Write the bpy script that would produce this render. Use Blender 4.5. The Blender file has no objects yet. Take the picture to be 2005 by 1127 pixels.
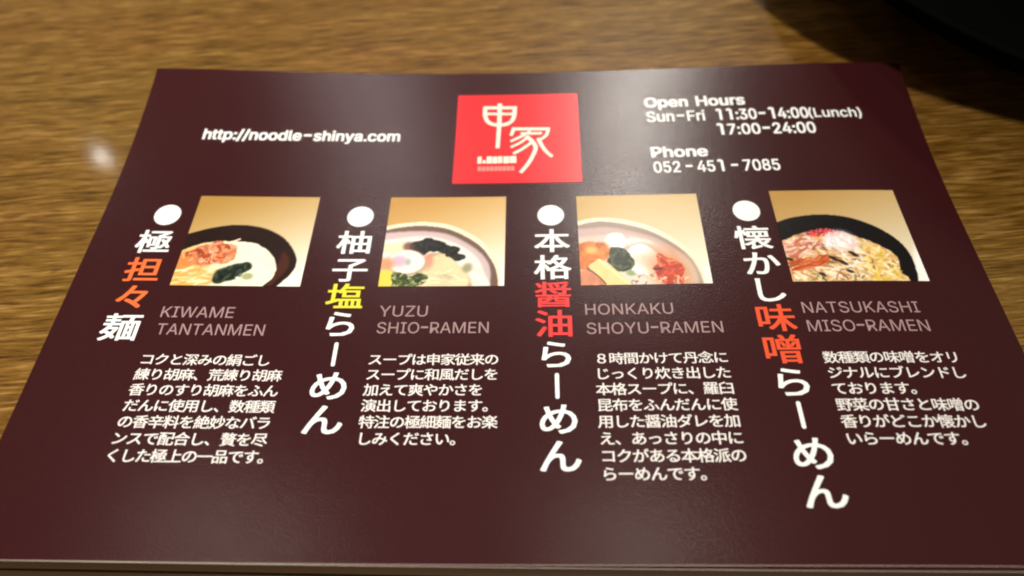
import bpy, bmesh, math, os
import numpy as np
from mathutils import Matrix, Vector
from mathutils.geometry import tessellate_polygon

MM = 0.001
scene = bpy.context.scene
col = scene.collection

# ------------------------------------------------------------------ camera
cam_d = bpy.data.cameras.new("camera")
cam = bpy.data.objects.new("camera", cam_d)
col.objects.link(cam)
def cam_axes(pitch, roll, yaw):
    p, r, y = map(math.radians, (pitch, roll, yaw))
    f = Vector((math.sin(y) * math.cos(p), math.cos(y) * math.cos(p), -math.sin(p)))
    right = f.cross(Vector((0, 0, 1))).normalized()
    up = right.cross(f)
    return right * math.cos(r) + up * math.sin(r), -right * math.sin(r) + up * math.cos(r), f
rt, up, fw = cam_axes(55.096, -3.876, -3.877)
M = Matrix((rt, up, -fw)).transposed().to_4x4()
M.translation = Vector((153.306, -41.916, 182.832)) * MM
cam.matrix_world = M
cam_d.sensor_width = 36.0
cam_d.sensor_fit = 'HORIZONTAL'
cam_d.lens = 1347.877 / 2005 * 36.0
cam_d.clip_start = 0.005
cam_d.clip_end = 50
cam_d.dof.use_dof = True
cam_d.dof.focus_distance = 0.215
cam_d.dof.aperture_fstop = 6.5
scene.camera = cam
scene.render.resolution_x, scene.render.resolution_y = 1024, 576
scene.cycles.pixel_filter_type = 'BLACKMAN_HARRIS'
scene.cycles.filter_width = 2.0

# ------------------------------------------------------------------ light
world = bpy.data.worlds.new("World")
scene.world = world
world.use_nodes = True
bg = world.node_tree.nodes["Background"]
bg.inputs[0].default_value = (1.0, 0.82, 0.66, 1)
bg.inputs[1].default_value = 0.14
scene.view_settings.view_transform = 'Standard'
scene.view_settings.look = 'None'
scene.view_settings.exposure = 0.0
scene.view_settings.gamma = 1.0

def lamp(name, pos, power, size, color, aim=(150, 100, 0)):
    d = bpy.data.lights.new(name, 'AREA')
    d.shape = 'DISK'
    d.size = size * MM
    d.energy = power
    d.color = color
    o = bpy.data.objects.new(name, d)
    o.location = Vector(pos) * MM
    v = Vector(aim) - Vector(pos)
    o.rotation_euler = v.to_track_quat('-Z', 'Y').to_euler()
    col.objects.link(o)
    return o
WARM = (1.0, 0.89, 0.76)
# the ceiling spot that lights the table, from the right behind the viewer, aimed left of the card's middle
KEY = Vector((1620, -2570, 2320)) * MM
AIM = Vector((-130, 300, 0)) * MM
kd = bpy.data.lights.new("key_spot", 'SPOT')
kd.energy = 1230
kd.color = (1.0, 0.975, 0.925)
kd.shadow_soft_size = 0.09
kd.spot_size = math.radians(15)
kd.spot_blend = 1.0
ko = bpy.data.objects.new("key_spot", kd)
ko.location = KEY
ko.rotation_euler = (AIM - KEY).to_track_quat('-Z', 'Y').to_euler()
col.objects.link(ko)
lamp("far_lamp", (305, 785, 703), 1.6, 60, (1.0, 0.95, 0.86))
lamp("far_left_lamp", (-70, 754, 705), 0.36, 60, (1.0, 0.93, 0.9))
lamp("corner_lamp", (-665, 891, 700), 0.09, 26, (1.0, 0.93, 0.8))
lamp("left_ceiling_lamp", (-182, 167, 701), 0.2, 60, WARM)
lamp("right_ceiling_lamp", (261, 177, 700), 0.22, 60, WARM)

# ------------------------------------------------------------------ helpers
def lin(c):
    c = np.asarray(c, float) / 255.0
    return np.where(c <= 0.04045, c / 12.92, ((c + 0.055) / 1.055) ** 2.4)

def tag(o, label=None, cat=None, kind=None, group=None):
    if label: o["label"] = label
    if cat: o["category"] = cat
    if kind: o["kind"] = kind
    if group: o["group"] = group
    return o

def mesh_obj(name, verts, faces, mats, parent=None, smooth=False, fmat=None):
    me = bpy.data.meshes.new(name)
    me.from_pydata([tuple(v) for v in verts], [], faces)
    for m in mats: me.materials.append(m)
    if fmat is not None:
        me.polygons.foreach_set("material_index", fmat)
    if smooth:
        me.polygons.foreach_set("use_smooth", [True] * len(me.polygons))
    me.update()
    o = bpy.data.objects.new(name, me)
    col.objects.link(o)
    if parent: o.parent = parent
    return o

class NT:
    def __init__(self, name):
        self.m = bpy.data.materials.new(name)
        self.m.use_nodes = True
        self.t = self.m.node_tree
        self.b = self.t.nodes["Principled BSDF"]
    def n(self, typ, **kw):
        x = self.t.nodes.new(typ)
        for k, v in kw.items(): setattr(x, k, v)
        return x
    def l(self, a, b): self.t.links.new(a, b)

# ------------------------------------------------------------------ the bent card
CW, CH = 297.0, 188.84
def surf(u, v):
    s = (u - CW / 2) / (CW / 2); t = v / CH
    return 3.517 * s * s - 2.393 * s ** 3 - 2.441 * s ** 6 - 0.788 * s * t + (3.643 + 2.532 * s * s) * np.maximum(0, t - .6) ** 2 / .16
TABLE_Z = -4.6
THICK = 0.45

# ------------------------------------------------------------------ materials
def wood_material():
    w = NT("oak_wood")
    tc = w.n("ShaderNodeTexCoord")
    rot = w.n("ShaderNodeMapping"); rot.inputs["Rotation"].default_value = (0, 0, math.radians(-4))
    w.l(tc.outputs["Object"], rot.inputs[0])
    # slow warp so the grain wanders
    wn = w.n("ShaderNodeTexNoise"); wn.inputs["Scale"].default_value = 9; wn.inputs["Detail"].default_value = 2
    w.l(rot.outputs[0], wn.inputs[0])
    sc = w.n("ShaderNodeVectorMath", operation='MULTIPLY_ADD')
    sc.inputs[1].default_value = (0.0, 0.009, 0.0)
    w.l(wn.outputs["Color"], sc.inputs[0]); w.l(rot.outputs[0], sc.inputs[2])
    def stretched(sx, sy, detail=4, rough=.6):
        mp = w.n("ShaderNodeMapping"); mp.inputs["Scale"].default_value = (sx, sy, 1)
        w.l(sc.outputs[0], mp.inputs[0])
        n = w.n("ShaderNodeTexNoise"); n.inputs["Scale"].default_value = 1
        n.inputs["Detail"].default_value = detail; n.inputs["Roughness"].default_value = rough
        w.l(mp.outputs[0], n.inputs[0]); return n
    band = stretched(7, 120, 4, .65)
    streak = stretched(62, 820, 4, .66)
    pore = stretched(75, 1000, 2, .5)
    big = stretched(4, 9, 2)
    r1 = w.n("ShaderNodeValToRGB")
    cs = [(0.37, lin((60, 37, 4))), (0.46, lin((108, 76, 20))), (0.53, lin((130, 95, 36))), (0.64, lin((168, 132, 70)))]
    e = r1.color_ramp.elements
    e[0].position = cs[0][0]; e[0].color = (*cs[0][1], 1)
    e[1].position = cs[-1][0]; e[1].color = (*cs[-1][1], 1)
    for p, c in cs[1:-1]:
        k = e.new(p); k.color = (*c, 1)
    mixv = w.n("ShaderNodeMath", operation='MULTIPLY_ADD'); mixv.inputs[1].default_value = .32
    w.l(band.outputs[0], mixv.inputs[0])
    m2 = w.n("ShaderNodeMath", operation='MULTIPLY'); m2.inputs[1].default_value = .68
    w.l(streak.outputs[0], m2.inputs[0]); w.l(m2.outputs[0], mixv.inputs[2])
    w.l(mixv.outputs[0], r1.inputs[0])
    # dark open pores in dashes
    pr = w.n("ShaderNodeValToRGB"); pr.color_ramp.elements[0].position = .54; pr.color_ramp.elements[1].position = .66
    w.l(pore.outputs[0], pr.inputs[0])
    sr = w.n("ShaderNodeValToRGB"); sr.color_ramp.elements[0].position = .38; sr.color_ramp.elements[1].position = .62
    w.l(band.outputs[0], sr.inputs[0])
    pm = w.n("ShaderNodeMath", operation='MULTIPLY'); w.l(pr.outputs[0], pm.inputs[0]); w.l(sr.outputs[0], pm.inputs[1])
    pm2 = w.n("ShaderNodeMath", operation='MULTIPLY'); pm2.inputs[1].default_value = .85; w.l(pm.outputs[0], pm2.inputs[0])
    mx = w.n("ShaderNodeMix", data_type='RGBA'); mx.inputs["B"].default_value = (*lin((78, 46, 12)), 1)
    w.l(pm2.outputs[0], mx.inputs["Factor"]); w.l(r1.outputs[0], mx.inputs["A"])
    # reddish/yellowish patches
    br = w.n("ShaderNodeValToRGB")
    br.color_ramp.elements[0].position = .35; br.color_ramp.elements[0].color = (1.0, 0.88, 0.86, 1)
    br.color_ramp.elements[1].position = .65; br.color_ramp.elements[1].color = (.97, 1.0, .88, 1)
    w.l(big.outputs[0], br.inputs[0])
    mm = w.n("ShaderNodeMix", data_type='RGBA', blend_type='MULTIPLY'); mm.inputs["Factor"].default_value = 1
    w.l(mx.outputs["Result"], mm.inputs["A"]); w.l(br.outputs[0], mm.inputs["B"])
    hs = w.n("ShaderNodeHueSaturation"); hs.inputs["Saturation"].default_value = 1.0; hs.inputs["Value"].default_value = .95
    w.l(mm.outputs["Result"], hs.inputs["Color"])
    w.l(hs.outputs[0], w.b.inputs["Base Color"])
    w.b.inputs["Roughness"].default_value = .38
    bp = w.n("ShaderNodeBump"); bp.inputs["Strength"].default_value = .5; bp.inputs["Distance"].default_value = .0004
    w.l(streak.outputs[0], bp.inputs["Height"]); w.l(bp.outputs[0], w.b.inputs["Normal"])
    w.b.inputs["Coat Weight"].default_value = .35
    w.b.inputs["Coat Roughness"].default_value = .085
    return w.m

def gloss_material(name, base, rough=.30, coat=.0, texture=True, attr=None, mottle=0.0, spec=.5):
    w = NT(name)
    if attr:
        a = w.n("ShaderNodeAttribute"); a.attribute_name = attr
        w.l(a.outputs["Color"], w.b.inputs["Base Color"])
    else:
        c = (*lin(base), 1)
        if mottle:
            tc = w.n("ShaderNodeTexCoord")
            n = w.n("ShaderNodeTexNoise"); n.inputs["Scale"].default_value = 18; n.inputs["Detail"].default_value = 3
            w.l(tc.outputs["Object"], n.inputs[0])
            mx = w.n("ShaderNodeMix", data_type='RGBA')
            mx.inputs["A"].default_value = (*[x * (1 - mottle) for x in c[:3]], 1)
            mx.inputs["B"].default_value = (*[x * (1 + mottle) for x in c[:3]], 1)
            w.l(n.outputs[0], mx.inputs["Factor"]); w.l(mx.outputs["Result"], w.b.inputs["Base Color"])
        else:
            w.b.inputs["Base Color"].default_value = c
    w.b.inputs["Roughness"].default_value = rough
    w.b.inputs["Specular IOR Level"].default_value = spec
    if texture:
        tc = w.n("ShaderNodeTexCoord")
        # handling marks: the sheen is a little uneven
        rn = w.n("ShaderNodeTexNoise"); rn.inputs["Scale"].default_value = 22; rn.inputs["Detail"].default_value = 3; rn.inputs["Roughness"].default_value = .5
        w.l(tc.outputs["Object"], rn.inputs[0])
        rr_ = w.n("ShaderNodeMapRange"); rr_.inputs["From Min"].default_value = .15; rr_.inputs["From Max"].default_value = .85
        rr_.inputs["To Min"].default_value = rough - .022; rr_.inputs["To Max"].default_value = rough + .028
        w.l(rn.outputs[0], rr_.inputs["Value"]); w.l(rr_.outputs[0], w.b.inputs["Roughness"])
        n = w.n("ShaderNodeTexNoise"); n.inputs["Scale"].default_value = 1900; n.inputs["Detail"].default_value = 1
        w.l(tc.outputs["Object"], n.inputs[0])
        bp = w.n("ShaderNodeBump"); bp.inputs["Strength"].default_value = .6; bp.inputs["Distance"].default_value = .00008
        w.l(n.outputs[0], bp.inputs["Height"]); w.l(bp.outputs[0], w.b.inputs["Normal"])
    return w.m

M_WOOD = wood_material()
M_CARD = gloss_material("maroon_print", (53, 18, 20), rough=.25, mottle=.10)
M_EDGE = gloss_material("paper_edge", (205, 190, 172), rough=.7, texture=False, mottle=.25)
M_WHITE = gloss_material("white_print", (245, 244, 238))
M_BODY = gloss_material("fine_white_print", (238, 230, 222))
M_GREY = gloss_material("mauve_grey_print", (168, 136, 134))
M_ORANGE = gloss_material("orange_print", (246, 112, 58))
M_YELLOW = gloss_material("yellow_print", (226, 214, 60))
M_RED = gloss_material("red_print", (240, 62, 60))
M_VERM = gloss_material("vermilion_print", (232, 84, 48))
M_LOGO = gloss_material("logo_red_print", (230, 42, 48), rough=.25)
M_CREAM = gloss_material("cream_print", (252, 226, 206))
M_PINK = gloss_material("pale_red_print", (250, 132, 120))
M_PHOTO = gloss_material("photo_print", None, attr="ink")
M_BLACK = gloss_material("black_lacquer", (8, 9, 6), rough=.8, texture=False, mottle=.3, spec=.0)

# ------------------------------------------------------------------ table
def table():
    x0, x1, y0, y1, t = -900, 1100, 6, 1000, 30
    bm = bmesh.new()
    def box(ax, ay, az, bx, by, bz):
        vs = [bm.verts.new(Vector(p) * MM) for p in ((ax, ay, az), (bx, ay, az), (bx, by, az), (ax, by, az), (ax, ay, bz), (bx, ay, bz), (bx, by, bz), (ax, by, bz))]
        for f in ((3, 2, 1, 0), (4, 5, 6, 7), (0, 1, 5, 4), (1, 2, 6, 5), (2, 3, 7, 6), (3, 0, 4, 7)):
            bm.faces.new([vs[i] for i in f])
    box(x0, y0, TABLE_Z - t, x1, y1, TABLE_Z)
    for v in bm.verts:
        if v.co.y < .1: v.co.y -= (v.co.x - .009) * .013
    me = bpy.data.meshes.new("wooden_table"); bm.to_mesh(me); bm.free()
    me.materials.append(M_WOOD)
    o = bpy.data.objects.new("wooden_table", me); col.objects.link(o)
    tag(o, "yellowish brown wood-grain table with satin varnish under the maroon menu", "table")
    # added near-edge strip, table shade put into its dark colour, with a narrow groove
    w = NT("shade_dark_wood")
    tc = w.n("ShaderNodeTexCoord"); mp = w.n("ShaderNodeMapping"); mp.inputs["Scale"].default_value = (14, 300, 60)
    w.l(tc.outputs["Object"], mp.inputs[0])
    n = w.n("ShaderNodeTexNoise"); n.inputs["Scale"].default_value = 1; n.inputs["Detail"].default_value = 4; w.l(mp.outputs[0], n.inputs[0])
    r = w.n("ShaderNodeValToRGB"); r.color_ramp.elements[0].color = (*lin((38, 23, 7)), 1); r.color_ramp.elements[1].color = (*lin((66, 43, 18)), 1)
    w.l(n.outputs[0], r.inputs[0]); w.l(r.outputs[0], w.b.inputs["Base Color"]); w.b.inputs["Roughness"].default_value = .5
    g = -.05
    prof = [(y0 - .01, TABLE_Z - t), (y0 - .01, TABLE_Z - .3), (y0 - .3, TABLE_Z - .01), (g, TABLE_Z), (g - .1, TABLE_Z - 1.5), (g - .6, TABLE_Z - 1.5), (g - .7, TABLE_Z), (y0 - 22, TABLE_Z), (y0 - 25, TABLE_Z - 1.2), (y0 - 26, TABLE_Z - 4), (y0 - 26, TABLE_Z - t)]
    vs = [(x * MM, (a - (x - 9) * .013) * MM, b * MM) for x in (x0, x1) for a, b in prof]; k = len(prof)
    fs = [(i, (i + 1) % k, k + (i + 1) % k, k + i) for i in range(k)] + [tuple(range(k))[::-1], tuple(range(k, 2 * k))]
    mesh_obj("edge_shade_strip", vs, fs, [w.m], parent=o)
table()

# ------------------------------------------------------------------ card sheets
def sheet(name, fz, u0, u1, v0, v1, xf=lambda u, v: (u, v), nu=110, nv=70):
    us = np.linspace(u0, u1, nu); vs = np.linspace(v0, v1, nv)
    V = []; F = []; MI = []
    for layer in (0, 1):
        for v in vs:
            for u in us:
                x, y = xf(u, v); V.append((x * MM, y * MM, (fz(u, v) - layer * THICK) * MM))
    N = nu * nv
    for j in range(nv - 1):
        for i in range(nu - 1):
            a = j * nu + i
            F.append((a, a + 1, a + nu + 1, a + nu)); MI.append(0)
            F.append((N + a + nu, N + a + nu + 1, N + a + 1, N + a)); MI.append(0)
    ring = [i for i in range(nu)] + [j * nu + nu - 1 for j in range(1, nv)] + [(nv - 1) * nu + i for i in range(nu - 2, -1, -1)] + [j * nu for j in range(nv - 2, 0, -1)]
    for k in range(len(ring)):
        a, b = ring[k], ring[(k + 1) % len(ring)]
        F.append((a, N + a, N + b, b)); MI.append(1)
    o = mesh_obj(name, V, F, [M_CARD, M_EDGE], smooth=True, fmat=MI)
    me = o.data
    ed = [e.index for e in me.edges]
    # keep the paper edge crisp
    bm = bmesh.new(); bm.from_mesh(me)
    for e in bm.edges:
        if len(e.link_faces) == 2 and e.link_faces[0].material_index != e.link_faces[1].material_index: e.smooth = False
    bm.to_mesh(me); bm.free()
    return o

card = sheet("menu_card", surf, 0, CW, 0, CH)
tag(card, "maroon ramen menu card with four food photos and red square logo, lying on top", "menu")
th = math.radians(-.42)
def lowxf(u, v):
    x = u - 90; return (90 + x * math.cos(th) - v * math.sin(th), x * math.sin(th) + v * math.cos(th) + .2 + .00006 * (u - 200) ** 2 * (u > 200))
low = sheet("menu_card", lambda u, v: surf(u, v) * .5 - 1.75, 0.5, CW - .5, 0, CH - 4, lowxf)
tag(low, "second maroon card, only its lower edge peeking out beneath the printed menu", "menu")

def on_card(pts, lift=.12):
    p = np.asarray(pts, float)
    return np.c_[p[:, 0] * MM, p[:, 1] * MM, (surf(p[:, 0], p[:, 1]) + lift) * MM]

# ------------------------------------------------------------------ lettering
try:
    FONT = bpy.data.fonts.load(os.path.join(bpy.utils.system_resource('DATAFILES'), 'fonts', 'Inter.woff2'))
except Exception:
    FONT = None
def fill_contours(v, edges):
    """fill every outer contour of a text by itself (the font's contours overlap)"""
    nxt = {}
    for a, b in edges: nxt.setdefault(a, []).append(b); nxt.setdefault(b, []).append(a)
    seen = set(); loops = []
    for s0 in range(len(v)):
        if s0 in seen or s0 not in nxt: continue
        L = [s0]; seen.add(s0); cur = s0
        while True:
            q = [k for k in nxt[cur] if k not in seen]
            if not q: break
            cur = q[0]; seen.add(cur); L.append(cur)
        if len(L) > 2: loops.append(L)
    def area(L):
        p = v[L]; q = np.roll(p, -1, 0); return .5 * float((p[:, 0] * q[:, 1] - q[:, 0] * p[:, 1]).sum())
    def inside(pt, L):
        p = v[L]; q = np.roll(p, -1, 0); c = (p[:, 1] > pt[1]) != (q[:, 1] > pt[1])
        with np.errstate(divide='ignore', invalid='ignore'):
            x = (q[:, 0] - p[:, 0]) * (pt[1] - p[:, 1]) / (q[:, 1] - p[:, 1]) + p[:, 0]
        return bool((c & (pt[0] < x)).sum() % 2)
    # a loop walked either way: tell holes by how many loops of the same glyph hold them whole
    A = [abs(area(L)) for L in loops]; par = {}
    for i, L in enumerate(loops):
        hold = [j for j, K in enumerate(loops) if j != i and A[j] > A[i] and all(inside(v[k], K) for k in L)]
        if hold: par[i] = min(hold, key=lambda j: A[j])
    ov = []; of = []; n = 0; lv = []
    for i, L in enumerate(loops):
        if i in par: continue
        hs = [loops[j] for j in par if par[j] == i]
        ring = [[Vector((*v[k], 0)) for k in R] for R in [L] + hs]
        flat = [k for R in [L] + hs for k in R]
        tris = tessellate_polygon(ring)
        ov += [tuple(v[k]) for k in flat]; of += [tuple(a + n for a in t) for t in tris]; n += len(flat)
        lv += [len(lv) and 0] * 0 + [i % 4] * len(flat)
    LV['last'] = np.array(lv, float)
    return np.array(ov), of
LV = {}
def glyphs(text, bold=0.0, latin=False):
    """outline of a text as (verts Nx2 in em, faces)"""
    c = bpy.data.curves.new("t", 'FONT'); c.body = text; c.resolution_u = 3
    if latin and FONT: c.font = FONT; c.fill_mode = 'NONE'
    o = bpy.data.objects.new("t", c); col.objects.link(o)
    bpy.context.view_layer.update()
    me = o.to_mesh()
    v = np.array([x.co[:2] for x in me.vertices]).reshape(-1, 2)
    f = [tuple(p.vertices) for p in me.polygons]
    if latin and FONT: v, f = fill_contours(v, [tuple(e.vertices) for e in me.edges])
    o.to_mesh_clear(); bpy.data.objects.remove(o); bpy.data.curves.remove(c)
    return v, f

class Print:
    """collects flat printed shapes that become one part of the card"""
    def __init__(s): s.v = []; s.f = []; s.m = []; s.n = 0
    def add(s, v, f, mi=0, up=0.0):
        v = np.asarray(v, float); s.v.append(np.c_[v, np.zeros(len(v)) + up]); s.f += [tuple(i + s.n for i in q) for q in f]; s.m += [mi] * len(f); s.n += len(v)
    def build(s, name, mats, parent=None, label=None, lift=.12):
        A = np.vstack(s.v); V = on_card(A, lift); V[:, 2] += A[:, 2] * MM
        o = mesh_obj(name, V, s.f, mats, parent=parent or card, fmat=s.m)
        # all print faces look up
        bm = bmesh.new(); bm.from_mesh(o.data)
        for f in bm.faces:
            if f.normal.z < 0: f.normal_flip()
        bm.to_mesh(o.data); bm.free()
        if label: o["label"] = label
        return o

# bold print: the outline laid down a few times, shifted, each pass a hair above the one before
SHIFTS = [(-1, -.5), (1, -.5), (-1, .5), (1, .5)]
CAPS = {}
def cap_metrics(latin):
    if latin not in CAPS:
        v, _ = glyphs("H", 0, latin); CAPS[latin] = v[:, 1].max()
    return CAPS[latin]
_adv = {}
def advance(ch, latin):
    if (ch, latin) not in _adv:
        w = lambda t: float(np.ptp(glyphs(t, 0, latin)[0][:, 0]))
        _adv[(ch, latin)] = w("H" + ch + "H") - w("HH")
    return _adv[(ch, latin)]
def fit_text(P, text, x0, x1, base, cap, bold=0.0, mi=0, latin=True, hyph=.10):
    """letters set one after another, then stretched to the width the print has"""
    k = cap / cap_metrics(latin); pen = 0.0; items = []
    for ch in text:
        if ch == " ": pen += .26; continue
        if ch == "-":
            w = .29; pen += hyph
            v = np.array([(0, .235), (w, .235), (w, .315), (0, .315)]) + np.array([pen, 0]); pen += w + hyph
            items.append((v, [(0, 1, 2, 3)], np.zeros(4))); continue
        if ch == "1" and latin:
            items.append((np.array([(.13, .53), (.13, .45), (.27, .47), (.27, .56)]) + np.array([pen, 0]), [(0, 1, 2, 3)], np.zeros(4) + .004))
            items.append((np.array([(.27, 0), (.36, 0), (.36, CAPS[latin]), (.29, CAPS[latin]), (.27, .55)]) + np.array([pen, 0]), [(0, 1, 2, 3, 4)], np.zeros(5))); pen += .52; continue
        v, f = glyphs(ch, 0, latin); lv = LV['last'] * .004 if latin and FONT else np.zeros(len(v))
        items.append((v + np.array([pen, 0]), f, lv)); pen += advance(ch, latin)
    xs = np.concatenate([v[:, 0] for v, _, _ in items]); a, b = xs.min(), xs.max()
    for v, f, lv in items:
        q = np.c_[x0 + (v[:, 0] - a) * (x1 - x0) / (b - a), base + v[:, 1] * k]
        for n_, (sx, sy) in enumerate(SHIFTS if bold else [(0, 0)]):
            P.add(q + np.array([sx, sy]) * bold * cap, f, mi, lv + .017 * n_)
# em box of a CJK glyph from the fallback font
ref, _ = glyphs("田", 0)
CJ_W = 1.0 if ref is None else (ref[:, 0].max() + ref[:, 0].min())
CJ_CY = (ref[:, 1].max() + ref[:, 1].min()) / 2
CJ_CX = (ref[:, 0].max() + ref[:, 0].min()) / 2
CJ_S = ref[:, 0].max() - ref[:, 0].min()
_gc = {}
def cjk(P, ch, cx, cy, w, h, bold=0.0, mi=0):
    if ch not in _gc: _gc[ch] = glyphs(ch)
    v, f = _gc[ch]
    if not len(v): return
    q = np.c_[cx + (v[:, 0] - CJ_CX) * w / CJ_W, cy + (v[:, 1] - CJ_CY) * h / CJ_W]
    for k, (sx, sy) in enumerate(SHIFTS if bold else [(0, 0)]):
        P.add(q + np.array([sx * w, sy * h]) * bold, f, mi, .006 * k)

def vbar(P, cx, cy, w, h, mi=0):
    a = []
    for k in range(24):
        t = math.pi * 2 * k / 24
        a.append((cx + w / 2 * math.cos(t), cy + (h / 2 - w / 2) * (1 if math.sin(t) >= 0 else -1) + w / 2 * math.sin(t)))
    P.add(a, [tuple(range(24))], mi)

TITLES = [
    ("極担々麺", [22.3, 22.2, 22.2, 22.2], [103.8, 92.0, 81.0, 69.6], {1: 1, 2: 1}, M_ORANGE, "white vertical title with two orange characters"),
    ("柚子塩らーめん", [90.8] * 7, [104.2, 92.7, 82.0, 71.5, 60.8, 50.0, 39.2], {2: 1}, M_YELLOW, "white vertical title with one yellow character"),
    ("本格醤油らーめん", [158.0, 158, 158, 158.1, 158.2, 158.4, 158.6, 158.7], [104.4, 93.2, 82.3, 71.4, 60.4, 50.0, 39.4, 28.4], {2: 1, 3: 1}, M_RED, "white vertical title with two bright red characters"),
    ("懐かし味噌らーめん", [225.2, 225.9, 226.0, 226.1, 226.1, 226.4, 226.6, 227.2, 227.8], [104.2, 93.4, 83.0, 72.4, 61.3, 50.4, 40.2, 28.8, 18.3], {3: 1, 4: 1}, M_VERM, "long white vertical title with two vermilion characters"),
]
for s, xs, ys, alt, mat, lab in TITLES:
    P = Print()
    for i, ch in enumerate(s):
        if ch == "ー": vbar(P, xs[i], ys[i] + .1, 1.25, 8.4, 0)
        else: cjk(P, ch, xs[i], ys[i], 12.6, 10.6, .017, alt.get(i, 0))
    P.build("dish_title", [M_WHITE, mat], label=lab)

for x, y in ((23.2, 116.0), (91.1, 116.0), (157.8, 116.0), (225.1, 116.3)):
    P = Print()
    P.add([(x + 4.6 * math.cos(t * math.pi / 24), y + 4.6 * math.sin(t * math.pi / 24)) for t in range(48)], [tuple(range(48))])
    P.build("bullet", [M_WHITE])

BODY = [
    (31.9, ["コクと深みの絹ごし", "練り胡麻、荒練り胡麻", "香りのすり胡麻をふん", "だんに使用し、数種類", "の香辛料を絶妙なバラ", "ンスで配合し、贅を尽", "くした極上の一品です。"], 58.45),
    (101.3, ["スープは申家従来の", "スープに和風だしを", "加えて爽やかさを", "演出しております。", "特注の極細麺をお楽", "しみください。"], 59.0),
    (169.7, ["８時間かけて丹念に", "じっくり炊き出した", "本格スープに、羅臼", "昆布をふんだんに使", "用した醤油ダレを加", "え、あっさりの中に", "コクがある本格派の", "らーめんです。"], 58.95),
    (237.1, ["数種類の味噌をオリ", "ジナルにブレンドし", "ております。", "野菜の甘さと味噌の", "香りがどこか懐かし", "いらーめんです。"], 58.5),
]
for x0, lines, y0 in BODY:
    P = Print()
    for r, line in enumerate(lines):
        pitch = 4.42 if len(line) < 11 else 4.28
        for i, ch in enumerate(line):
            cjk(P, ch, x0 + pitch * (i + .5), y0 - 5.08 * r, 4.75, 4.25, .013)
    P.build("description", [M_BODY])

for rows in (
    [("KIWAME", 33.3, 56.4, 73.7), ("TANTANMEN", 33.7, 67.4, 67.3)],
    [("YUZU", 102.6, 118.0, 74.6), ("SHIO-RAMEN", 102.6, 137.6, 68.4)],
    [("HONKAKU", 167.9, 195.3, 74.7), ("SHOYU-RAMEN", 168.0, 209.6, 67.7)],
    [("NATSUKASHI", 235.0, 270.6, 74.3), ("MISO-RAMEN", 235.1, 271.5, 67.6)]):
    P = Print()
    for t, a, b, y in rows: fit_text(P, t, a, b, y, 4.0, .0, hyph=.03)
    P.build("romanized_title", [M_GREY])

P = Print(); fit_text(P, "http://noodle-shinya.com", 26.3, 101.0, 152.7, 4.9, .042); P.build("web_address", [M_WHITE])
P = Print()
fit_text(P, "Open Hours", 195.4, 233.3, 168.2, 4.9, .052)
fit_text(P, "Sun-Fri", 195.5, 217.3, 160.6, 5.1, .03)
fit_text(P, "11:30-14:00", 222.0, 256.0, 160.6, 5.2, .034)
fit_text(P, "(Lunch)", 256.4, 275.9, 160.9, 4.4, .022)
fit_text(P, "17:00-24:00", 221.4, 257.2, 153.05, 5.2, .034)
P.build("opening_hours", [M_WHITE])
P = Print()
fit_text(P, "Phone", 195.6, 215.8, 142.6, 4.9, .052)
fit_text(P, "052-451-7085", 195.7, 240.6, 135.05, 5.2, .026, hyph=.22)
P.build("phone_number", [M_WHITE])

# ------------------------------------------------------------------ logo
def rect_grid(x0, x1, y0, y1, nx, ny):
    v = [(x0 + (x1 - x0) * i / nx, y0 + (y1 - y0) * j / ny) for j in range(ny + 1) for i in range(nx + 1)]
    f = [(j * (nx + 1) + i, j * (nx + 1) + i + 1, (j + 1) * (nx + 1) + i + 1, (j + 1) * (nx + 1) + i) for j in range(ny) for i in range(nx)]
    return v, f
P = Print(); P.add(*rect_grid(122.4, 169.5, 131.35, 176.8, 10, 10))
logo = P.build("logo_panel", [M_LOGO], lift=.10)

def catmull(pts, n=8):
    p = [np.array(q, float) for q in pts]
    if len(p) < 3: return p
    p = [2 * p[0] - p[1]] + p + [2 * p[-1] - p[-2]]
    out = []
    for i in range(1, len(p) - 2):
        for k in range(n):
            t = k / n
            out.append(.5 * (2 * p[i] + (p[i + 1] - p[i - 1]) * t + (2 * p[i - 1] - 5 * p[i] + 4 * p[i + 1] - p[i + 2]) * t * t + (3 * p[i] - p[i - 1] - 3 * p[i + 1] + p[i + 2]) * t ** 3))
    return out + [p[-2]]
def stroke(P, pts, w0, w1=None, curve=True, mi=0):
    w1 = w1 or w0
    c = catmull(pts) if curve else [np.array(q, float) for q in pts]
    n = len(c); L = []; R = []
    for i in range(n):
        d = c[min(i + 1, n - 1)] - c[max(i - 1, 0)]; d = d / (np.linalg.norm(d) + 1e-9)
        nrm = np.array((-d[1], d[0])); w = (w0 + (w1 - w0) * i / (n - 1)) / 2
        if i == 0: c[i] = c[i] - d * w * .6
        if i == n - 1: c[i] = c[i] + d * w * .6
        L.append(c[i] + nrm * w); R.append(c[i] - nrm * w)
    v = L + R
    P.add(v, [(i, i + 1, n + i + 1, n + i) for i in range(n - 1)], mi)

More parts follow.
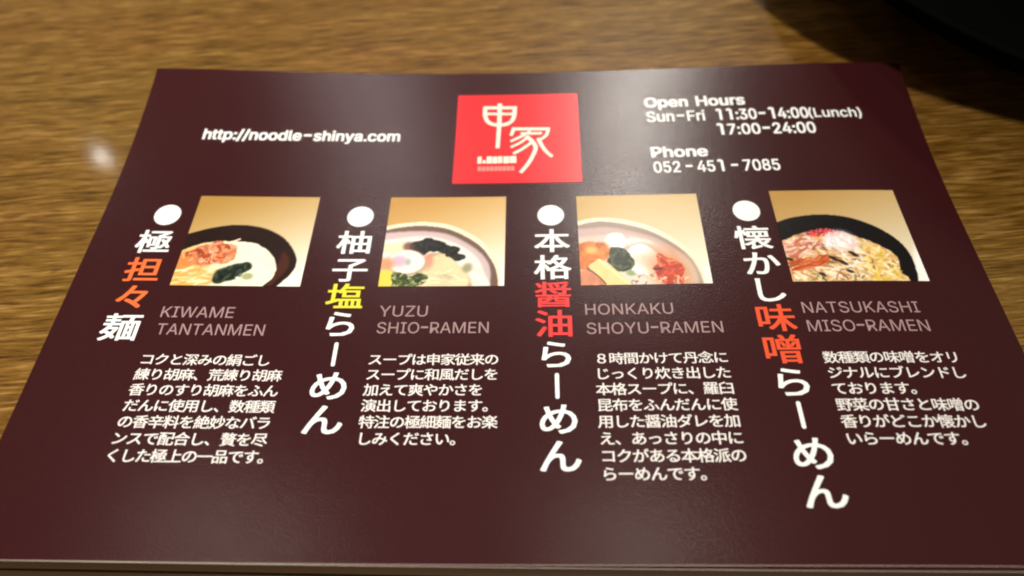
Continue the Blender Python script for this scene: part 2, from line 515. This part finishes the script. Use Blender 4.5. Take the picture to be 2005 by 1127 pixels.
# strokes of one mark are printed in passes a hair apart so that crossings never share a plane
marks = [
    ([(138.95, 171.6), (138.9, 161), (138.5, 149.2)], 1.7, 1.5),
    ([(133.3, 170.0), (133.3, 166.0), (134.3, 162.8), (136.2, 161.2), (138.9, 160.7), (141.7, 161.1), (143.8, 162.9), (144.7, 166.0), (144.8, 170.0)], 1.6, 1.6),
    ([(133.0, 169.9), (145.2, 169.7)], 1.5, 1.5),
    ([(134.3, 166.6), (144.0, 166.4)], 1.2, 1.2),
    ([(144.3, 158.5), (157.9, 158.2)], 1.5, 1.5),
    ([(144.5, 158.4), (143.6, 155.3)], 1.5, 1.2),
    ([(157.7, 158.2), (157.0, 155.2), (155.2, 153.2), (154.0, 152.6)], 1.4, 1.0),
    ([(147.5, 156.0), (154.9, 156.0)], 1.2, 1.2),
    ([(150.6, 156.9), (147.2, 154.4), (143.6, 152.2)], 1.3, 1.1),
    ([(149.8, 153.9), (146.9, 151.2), (143.7, 149.2)], 1.1, 1.0),
    ([(151.2, 151.2), (147.9, 148.2), (144.7, 145.9)], 1.2, 1.2),
    ([(149.6, 154.2), (151.7, 151.6), (152.8, 148.6), (151.6, 144.3), (149.7, 140.2), (147.4, 136.6)], 1.7, 1.4),
    ([(153.9, 153.0), (155.2, 149.5), (156.8, 146.5), (158.7, 144.2)], 1.5, 1.3),
]
for k, (pts, a, b) in enumerate(marks):
    P = Print(); stroke(P, pts, a, b)
    P.build("brush_stroke", [M_CREAM], parent=logo, lift=.14 + .006 * k)
# the two tiny caption lines: rows of little solid blocks
P = Print()
for a, b, y0_, y1_ in ((131.2, 132.7, 141.1, 144.5), (133.1, 134.3, 141.2, 142.7), (134.6, 136.6, 141.1, 144.6), (136.8, 138.6, 141.1, 144.4), (138.8, 140.4, 141.2, 144.6), (140.8, 143.0, 141.1, 144.5), (143.2, 145.6, 141.2, 144.6)):
    P.add(*rect_grid(a, b, y0_, y1_, 1, 1))
P.build("caption_line", [M_CREAM], parent=logo, lift=.13)
P = Print()
for k in range(9): P.add(*rect_grid(131.4 + 1.53 * k, 132.7 + 1.53 * k, 137.4, 139.6, 1, 1))
P.build("caption_line", [M_PINK], parent=logo, lift=.13)

# ------------------------------------------------------------------ food photographs (flat print, colour per point)
NX, NY = 190, 150
S, T = np.meshgrid(np.linspace(0, 1, NX), np.linspace(0, 1, NY))
rng = np.random.default_rng(5)
def noise(fx, fy, octs=3, seed=0):
    r = np.random.default_rng(seed); out = 0; amp = 1; tot = 0
    for o in range(octs):
        nx, ny = int(fx * 2 ** o) + 2, int(fy * 2 ** o) + 2
        g = r.random((ny + 1, nx + 1))
        x = S * (nx - 1); y = T * (ny - 1); i = x.astype(int); j = y.astype(int); a = x - i; b = y - j
        a = a * a * (3 - 2 * a); b = b * b * (3 - 2 * b)
        out = out + amp * ((g[j, i] * (1 - a) + g[j, i + 1] * a) * (1 - b) + (g[j + 1, i] * (1 - a) + g[j + 1, i + 1] * a) * b)
        tot += amp; amp *= .6
    return out / tot
def poly(pts, smooth=True, wob=0.0, seed=1):
    p = np.array(catmull(list(pts) + [pts[0]], 6) if smooth else list(pts))
    X = S + (noise(14, 12, 2, seed) - .5) * wob; Y = T + (noise(14, 12, 2, seed + 50) - .5) * wob
    ins = np.zeros(S.shape, bool)
    for k in range(len(p)):
        x1, y1 = p[k]; x2, y2 = p[(k + 1) % len(p)]
        if y1 == y2: continue
        c = ((y1 > Y) != (y2 > Y)) & (X < (x2 - x1) * (Y - y1) / (y2 - y1) + x1)
        ins ^= c
    return ins.astype(float)
def blur(m, n=1):
    for _ in range(n):
        p = np.pad(m, 1, mode='edge')
        m = (p[:-2, 1:-1] + p[2:, 1:-1] + p[1:-1, :-2] + p[1:-1, 2:] + 2 * p[1:-1, 1:-1]) / 6
    return m
def ell(cx, cy, rx, ry, a=0, soft=.12):
    c, s = math.cos(a), math.sin(a); x = S - cx; y = T - cy
    d = np.hypot((x * c + y * s) / rx, (-x * s + y * c) / ry)
    return np.clip((1 - d) / soft + .5, 0, 1)
def seg(x0, y0, x1, y1, w, bend=0):
    """soft curved strand"""
    m = np.zeros(S.shape)
    px, py = x0, y0; n = 7
    for k in range(1, n + 1):
        t = k / n; q = 4 * t * (1 - t) * bend
        nx_ = x0 + (x1 - x0) * t - (y1 - y0) * q; ny_ = y0 + (y1 - y0) * t + (x1 - x0) * q
        dx, dy = nx_ - px, ny_ - py; L = dx * dx + dy * dy + 1e-9
        h = np.clip(((S - px) * dx + (T - py) * dy) / L, 0, 1)
        m = np.maximum(m, np.clip(1.3 - np.hypot(S - px - h * dx, (T - py - h * dy)) / w, 0, 1)); px, py = nx_, ny_
    return m
class Img:
    def __init__(s, top, bot):
        # printed backdrop: ochre sweep paling towards the bottom right of the picture
        k = np.clip((T * .75 + S * .38 - .08) / .95, 0, 1) ** 1.15
        s.c = np.array(top)[None, None] * (1 - k[..., None]) + np.array(bot)[None, None] * k[..., None]
    def put(s, m, colr, a=1.0):
        m = np.clip(m * a, 0, 1)[..., None]; colr = np.asarray(colr, float)
        s.c = s.c * (1 - m) + colr * m
    def tex(s, m, amt, fx=30, fy=24, seed=3, octs=3):
        n = (noise(fx, fy, octs, seed) - .5) * 2
        s.c = s.c * (1 + (n * amt * np.clip(m, 0, 1))[..., None])
    def build(s, rect, label):
        x0, x1, y0, y1 = rect
        v = np.c_[(x0 + (x1 - x0) * S).ravel(), (y1 - (y1 - y0) * T).ravel()]
        idx = np.arange(NX * NY).reshape(NY, NX)
        f = np.stack([idx[1:, :-1], idx[1:, 1:], idx[:-1, 1:], idx[:-1, :-1]], -1).reshape(-1, 4)
        V = on_card(v, .12)
        o = mesh_obj("food_photo", V, f.tolist(), [M_PHOTO], parent=card)
        at = o.data.color_attributes.new("ink", 'FLOAT_COLOR', 'POINT')
        rgb = lin(255 * (np.clip(s.c, 0, 255) / 255) ** 1.22).reshape(-1, 3)
        at.data.foreach_set("color", np.c_[rgb, np.ones(len(rgb))].ravel().astype(np.float32))
        o["label"] = label
OC, PALE = (186, 148, 82), (250, 244, 228)
def scatter(im, region, cols, n, lo, hi, w, seed, ang=None, bend=.25, a=.8):
    r = np.random.default_rng(seed); ys, xs = np.nonzero(region > .5)
    for k in range(n):
        q = r.integers(len(xs)); x = xs[q] / (NX - 1); y = ys[q] / (NY - 1)
        L = r.uniform(lo, hi); t = r.uniform(0, math.pi) if ang is None else r.normal(*ang)
        m = seg(x - L * math.cos(t) / 2, y - L * math.sin(t) / 2, x + L * math.cos(t) / 2, y + L * math.sin(t) / 2, w * r.uniform(.7, 1.3), r.uniform(-bend, bend))
        im.put(m * blur(region), cols[r.integers(len(cols))], a)

# 1: brown bowl, pale sesame soup, minced meat, greens
im = Img(OC, PALE)
bowl = blur(poly([(-.1, .50), (.007, .444), (.205, .367), (.409, .337), (.62, .38), (.79, .49), (.90, .65), (.93, .77), (.90, .88), (.82, 1.0), (.7, 1.2), (-.1, 1.2)]))
im.put(bowl, (48, 26, 20)); im.tex(bowl, .18, 20, 16, 4)
im.put(blur(poly([(.80, .62), (.86, .70), (.87, .82), (.80, .95), (.74, 1.02), (.78, .85)]), 3), (104, 54, 40), .75)
soup = blur(poly([(-.1, .70), (-.006, .638), (.142, .55), (.3, .522), (.44, .52), (.6, .565), (.72, .663), (.778, .793), (.768, .92), (.716, 1.0), (.6, 1.2), (-.1, 1.2)], wob=.02))
im.put(soup, (246, 240, 214)); im.tex(soup, .05, 16, 12, 8)
im.put(soup * np.clip((.42 - S) * 3, 0, 1), (238, 206, 150), .9)
im.put(ell(.05, .95, .16, .28, 0, .9) * soup, (238, 184, 92), .9)
meat = blur(poly([(.0, .66), (.12, .585), (.26, .545), (.40, .555), (.43, .64), (.42, .74), (.28, .765), (.05, .79)], wob=.06, seed=11))
im.put(meat, (222, 142, 102)); im.tex(meat, .34, 34, 26, 12); im.put(ell(.02, .76, .10, .10, 0, .8) * soup, (226, 150, 84), .9)
scatter(im, meat, [(178, 84, 48), (240, 178, 140), (150, 66, 34), (250, 200, 170)], 46, .02, .07, .010, 6)
scatter(im, poly([(.0, .80), (.3, .78), (.4, .85), (.32, 1), (0, 1)]), [(252, 236, 200), (236, 190, 120), (226, 170, 96)], 36, .08, .25, .009, 7, ang=(-.2, .3))
im.put(seg(.38, .53, .43, .50, .012), (252, 226, 200))
for q, sd in (((.40, .88, .09, .075), 1), ((.47, .83, .08, .06), 2), ((.54, .80, .05, .05), 3), ((.36, .93, .05, .05), 4)):
    g = ell(*q, a=-.4, soft=.35); im.put(g, (48, 58, 46)); im.tex(g, .45, 30, 26, 20 + sd)
scatter(im, ell(.45, .86, .14, .08, -.5), [(20, 30, 24), (92, 108, 88), (30, 46, 34)], 26, .03, .08, .008, 9)
im.put(ell(.575, .90, .045, .035, 0, .6), (150, 156, 110), .7)
im.build((32.8, 75.4, 86.0, 124.9), "printed photo of soup with minced meat in a dark brown bowl")

# 2: white plate bowl, clear soup, black seaweed, pork, fish cake
def white_bowl(im, out, inn, shade):
    b = blur(poly(out)); im.put(b, (246, 234, 206))
    i0 = blur(poly(inn), 2); im.put(i0, shade)
    return b, i0
im = Img((200, 156, 84), (252, 246, 232))
o_ = [(-.1, .38), (-.004, .345), (.13, .31), (.334, .295), (.556, .342), (.78, .493), (.892, .648), (.955, .807), (.965, 1.0), (.9, 1.3), (-.1, 1.3)]
b, i0 = white_bowl(im, o_, [(x - .02 if x > .3 else x, y + .045) for x, y in o_], (128, 104, 90))
i1 = blur(poly([(-.1, .46), (.0, .42), (.27, .40), (.5, .43), (.70, .55), (.84, .70), (.89, .86), (.87, 1.05), (.8, 1.3), (-.1, 1.3)]), 5)
im.put(i1, (214, 192, 190))
im.put(blur(poly([(-.1, .52), (.3, .46), (.55, .52), (.74, .66), (.83, .84), (.82, 1.1), (-.1, 1.2)]), 6), (240, 232, 222))
im.put(blur(poly([(.0, .55), (.2, .52), (.3, .62), (.1, .64), (-.05, .62)], wob=.02), 2), (240, 226, 190))
pork = blur(poly([(.34, .74), (.37, .66), (.45, .64), (.54, .67), (.62, .78), (.70, .86), (.72, 1.05), (.35, 1.05), (.33, .84)], wob=.02, seed=4), 2)
im.put(blur(pork, 3) , (200, 176, 142)); im.put(pork * ell(.52, .92, .20, .27, 0, .1), (238, 214, 174)); im.tex(pork, .05, 12, 10, 5)
im.put(ell(.37, .74, .05, .08, 0, .8), (232, 150, 128), .8)
im.put(ell(.53, .90, .06, .035, 0, .8), (196, 186, 152), .8)
weed = blur(poly([(.20, .55), (.24, .62), (.33, .665), (.37, .64), (.47, .63), (.54, .66), (.60, .74), (.66, .72), (.675, .67), (.62, .66), (.62, .59), (.52, .56), (.45, .53), (.38, .495), (.29, .51)], wob=.07, seed=6))
im.put(weed, (38, 36, 30)); im.tex(weed, .5, 36, 30, 7)
scatter(im, weed, [(18, 22, 20), (74, 76, 62), (30, 62, 48)], 40, .02, .08, .007, 3)
im.put(ell(.21, .575, .05, .05, 0, .7), (120, 84, 76), .8)
im.put(ell(.205, .755, .165, .14, .1, .25), (196, 172, 150)); eg = ell(.20, .74, .15, .125, .1, .12); im.put(eg, (246, 240, 224))
im.put(ell(.14, .735, .07, .06, 0, .9), (224, 180, 200), .9); im.put(ell(.215, .745, .025, .035, 0, .8), (170, 186, 172), .8)
im.put(ell(.03, .77, .07, .07, 0, .7), (230, 160, 120), .9)
im.put(ell(.04, .95, .09, .12, 0, .4), (240, 214, 96))
herb = blur(poly([(.09, .90), (.16, .86), (.25, .90), (.33, .85), (.40, .92), (.34, .99), (.14, 1.02)], wob=.06, seed=9))
im.put(herb, (88, 100, 56)); im.tex(herb, .5, 40, 30, 10)
scatter(im, herb, [(40, 56, 26), (150, 160, 96), (214, 214, 170)], 34, .02, .07, .007, 12)
im.put(ell(.70, .81, .04, .05, .3, .8), (160, 158, 120), .85)
scatter(im, poly([(.36, .86), (.8, .8), (.8, 1), (.36, 1)]), [(252, 244, 214), (232, 214, 176)], 26, .06, .2, .008, 31, ang=(.1, .5), a=.5)
im.build((101.0, 142.1, 86.2, 124.9), "printed photo of clear soup with black seaweed in a white bowl")

# 3: white bowl, egg, spinach, bamboo shoot, red topping
im = Img((204, 172, 112), (250, 244, 230))
o_ = [(-.1, .33), (-.002, .304), (.1, .272), (.21, .263), (.388, .294), (.595, .381), (.79, .547), (.905, .733), (.95, .99), (.9, 1.3), (-.1, 1.3)]
b, i0 = white_bowl(im, o_, [(x - .02 if x > .3 else x, y + .045) for x, y in o_], (166, 146, 132))
i1 = blur(poly([(-.1, .40), (.05, .385), (.24, .375), (.42, .42), (.62, .51), (.80, .68), (.885, .86), (.88, 1.05), (.8, 1.3), (-.1, 1.3)]), 5)
im.put(i1, (206, 178, 170)); im.put(ell(.82, .86, .07, .17, -.3, .8), (214, 220, 210), .9)
im.put(blur(poly([(-.1, .5), (.3, .46), (.55, .52), (.72, .68), (.76, .9), (.75, 1.2), (-.1, 1.2)]), 7), (228, 204, 188))
oc = blur(poly([(-.05, .57), (.1, .54), (.215, .57), (.235, .70), (.12, .78), (.06, .84), (-.05, .82)], wob=.03, seed=2), 2)
im.put(oc, (228, 136, 72)); im.tex(oc, .3, 26, 20, 3); im.put(ell(.10, .63, .05, .04, 0, .9), (248, 196, 120), .9)
im.put(blur(poly([(.40, .50), (.56, .53), (.62, .65), (.60, .85), (.62, 1.05), (.30, 1.05), (.34, .7)]), 2), (234, 218, 202))
im.put(blur(poly([(.20, .53), (.24, .455), (.34, .445), (.43, .50), (.50, .56), (.48, .64), (.38, .62), (.26, .61)], wob=.03, seed=21), 3), (214, 196, 180)); im.put(blur(poly([(.21, .52), (.25, .455), (.33, .45), (.37, .51), (.36, .60), (.27, .60)], wob=.02, seed=22), 1), (254, 252, 242)); im.put(blur(poly([(.36, .50), (.45, .50), (.53, .57), (.55, .64), (.42, .62)], wob=.03, seed=23), 2), (244, 226, 220))
im.put(ell(.487, .735, .165, .175, .1, .25), (204, 184, 168)); im.put(blur(poly([(.36, .66), (.42, .59), (.52, .58), (.60, .66), (.635, .76), (.60, .86), (.50, .90), (.40, .87), (.40, .76)], wob=.03, seed=24), 1), (252, 248, 238)); im.put(ell(.47, .74, .08, .07, .3, .9), (232, 214, 194), .85); im.put(ell(.55, .78, .03, .06, .2, .9), (226, 210, 196), .6)
gr = blur(poly([(.22, .76), (.235, .66), (.27, .60), (.37, .62), (.41, .70), (.425, .76), (.40, .84), (.30, .86)], wob=.05, seed=5))
im.put(gr, (62, 66, 46)); im.tex(gr, .5, 30, 26, 6); scatter(im, gr, [(36, 40, 30), (110, 130, 80), (60, 78, 40)], 34, .02, .08, .008, 14)
im.put(ell(.39, .88, .035, .03, 0, .8), (140, 170, 110), .8)
mt = blur(poly([(-.05, .86), (.10, .84), (.16, .92), (.2, 1.05), (-.05, 1.05)], wob=.03)); im.put(mt, (220, 150, 118)); im.tex(mt, .2, 24, 20, 8)
bs = blur(poly([(.06, .80), (.15, .72), (.26, .82), (.38, .98), (.40, 1.06), (.22, 1.06), (.15, .93)], smooth=False)); im.put(bs, (242, 218, 158)); im.tex(bs, .05, 10, 8, 2)
im.put(seg(.06, .83, .19, .99, .008, -.05), (110, 74, 44))
im.put(seg(.16, .74, .38, 1.0, .012, .02), (252, 238, 196), .7)
im.put(ell(.70, .86, .16, .24, -.3, .8), (222, 156, 112), .85)
rd = blur(poly([(.57, .83), (.63, .68), (.70, .73), (.77, .80), (.79, .95), (.74, 1.05), (.62, .98), (.59, .92)], wob=.05, seed=8))
im.put(rd, (196, 78, 44)); im.tex(rd, .2, 30, 26, 9); scatter(im, rd, [(176, 44, 26), (232, 120, 60), (246, 180, 120), (200, 64, 40)], 46, .02, .08, .009, 15)
im.put(ell(.60, .84, .04, .015, 0, .5), (90, 54, 40), .8)
scatter(im, poly([(.45, .88), (.8, .92), (.8, 1), (.4, 1)]), [(252, 240, 220), (150, 110, 80), (238, 190, 150)], 22, .02, .06, .008, 16)
im.build((167.0, 209.1, 86.0, 124.6), "printed photo of soup with egg, greens and bamboo shoot in a white bowl")

# 4: black bowl heaped with noodles, sprouts and shredded toppings
im = Img((194, 156, 92), (248, 242, 222))
bowl = blur(poly([(-.1, .42), (-.008, .371), (.138, .312), (.356, .285), (.562, .318), (.748, .422), (.883, .573), (.935, .729), (.935, .88), (.915, 1.0), (.8, 1.3), (-.1, 1.3)]))
im.put(bowl, (24, 20, 22)); im.tex(bowl, .2, 18, 14, 3)
im.put(ell(1.0, .90, .07, .26, .1, .5) * (1 - bowl), (255, 252, 244))
top = [(-.1, .60), (.012, .57), (.098, .52), (.2, .485), (.32, .46), (.44, .475), (.50, .49), (.61, .555), (.72, .62), (.80, .70), (.83, .77), (.82, .90), (.85, .99), (.83, 1.3), (-.1, 1.3)]
heap = blur(poly(top, wob=.035, seed=3)); im.put(heap, (226, 196, 150)); im.tex(heap, .22, 30, 24, 4)
im.put(ell(.70, .78, .15, .17, .3, .7) * heap, (246, 220, 140), .9)
im.put(ell(.15, .62, .2, .13, 0, .8) * heap, (238, 196, 178), .9)
scatter(im, heap * (T < .99), [(252, 236, 200), (240, 206, 140), (222, 170, 112), (252, 246, 230), (196, 142, 98), (150, 104, 70)], 210, .06, .2, .011, 21, ang=(.5, .8), a=.85)
scatter(im, poly([(.0, .80), (.3, .72), (.3, .80), (.12, .88), (0, .88)]), [(216, 104, 54), (232, 140, 96), (196, 80, 40)], 34, .06, .16, .010, 22, ang=(-.35, .2))
scatter(im, poly([(.0, .60), (.2, .52), (.3, .62), (.1, .76), (0, .76)]), [(238, 190, 176), (206, 120, 96), (250, 220, 206)], 30, .05, .14, .011, 27, ang=(-.6, .4), a=.8)
scatter(im, poly([(.2, .47), (.35, .44), (.46, .48), (.42, .53), (.22, .53)]), [(206, 40, 52), (230, 90, 96), (176, 22, 36), (240, 140, 140)], 40, .04, .10, .009, 23, ang=(-1.2, .5))
im.put(ell(.45, .58, .10, .10, 0, 1.0), (255, 250, 246), 1.0)
scatter(im, ell(.44, .60, .14, .13), [(255, 252, 248), (246, 226, 222), (240, 210, 206)], 40, .06, .16, .008, 24, ang=(.9, .6), a=.85)
for x, y in ((.52, .735), (.50, .71), (.40, .80), (.42, .82), (.34, .76), (.36, .78), (.02, .77), (.44, .90), (.23, .93)):
    im.put(ell(x, y, .028, .016, .5, .5), (58, 44, 38), .9)
scatter(im, poly([(.15, .92), (.5, .90), (.5, 1), (.15, 1)]), [(120, 120, 70), (250, 240, 220), (90, 96, 60)], 16, .02, .06, .007, 25)
scatter(im, poly([(.6, .66), (.8, .74), (.8, .98), (.55, .98)]), [(244, 214, 110), (252, 240, 180), (224, 184, 96)], 60, .02, .06, .012, 26, a=.8)
im.build((234.4, 277.3, 86.2, 125.1), "printed photo of noodles heaped with shredded toppings in a black bowl")

# ------------------------------------------------------------------ black bowl at the top right
def bowl_obj():
    R, Hh = BR, BH
    prof = [(0, 1.0), (R * .5, 1.0), (R * .52, 0), (R * .56, 0), (R * .575, 3), (R * .78, 12), (R * .93, 27), (R, Hh - 1.2), (R, Hh), (R - 2.2, Hh), (R - 3.4, Hh - 1.5), (R * .90, 26), (R * .75, 14), (R * .5, 5.5), (0, 4.5)]
    n = 128; V = []; F = []
    for r, z in prof:
        for k in range(n):
            a = 2 * math.pi * k / n; V.append((r * math.cos(a) * MM, r * math.sin(a) * MM, z * MM))
    for j in range(len(prof) - 1):
        for k in range(n): F.append((j * n + k, j * n + (k + 1) % n, (j + 1) * n + (k + 1) % n, (j + 1) * n + k))
    o = mesh_obj("black_bowl", V, F, [M_BLACK], smooth=True)
    bm = bmesh.new(); bm.from_mesh(o.data); bmesh.ops.remove_doubles(bm, verts=bm.verts, dist=1e-6)
    bmesh.ops.recalc_face_normals(bm, faces=bm.faces); bm.to_mesh(o.data); bm.free()
    o.location = (BX * MM, BY * MM, TABLE_Z * MM)
    tag(o, "wide black round bowl cut off by the top right corner, its shadow on the table", "bowl")
BX, BY, BR, BH = 430, 272, 170, 40
bowl_obj()
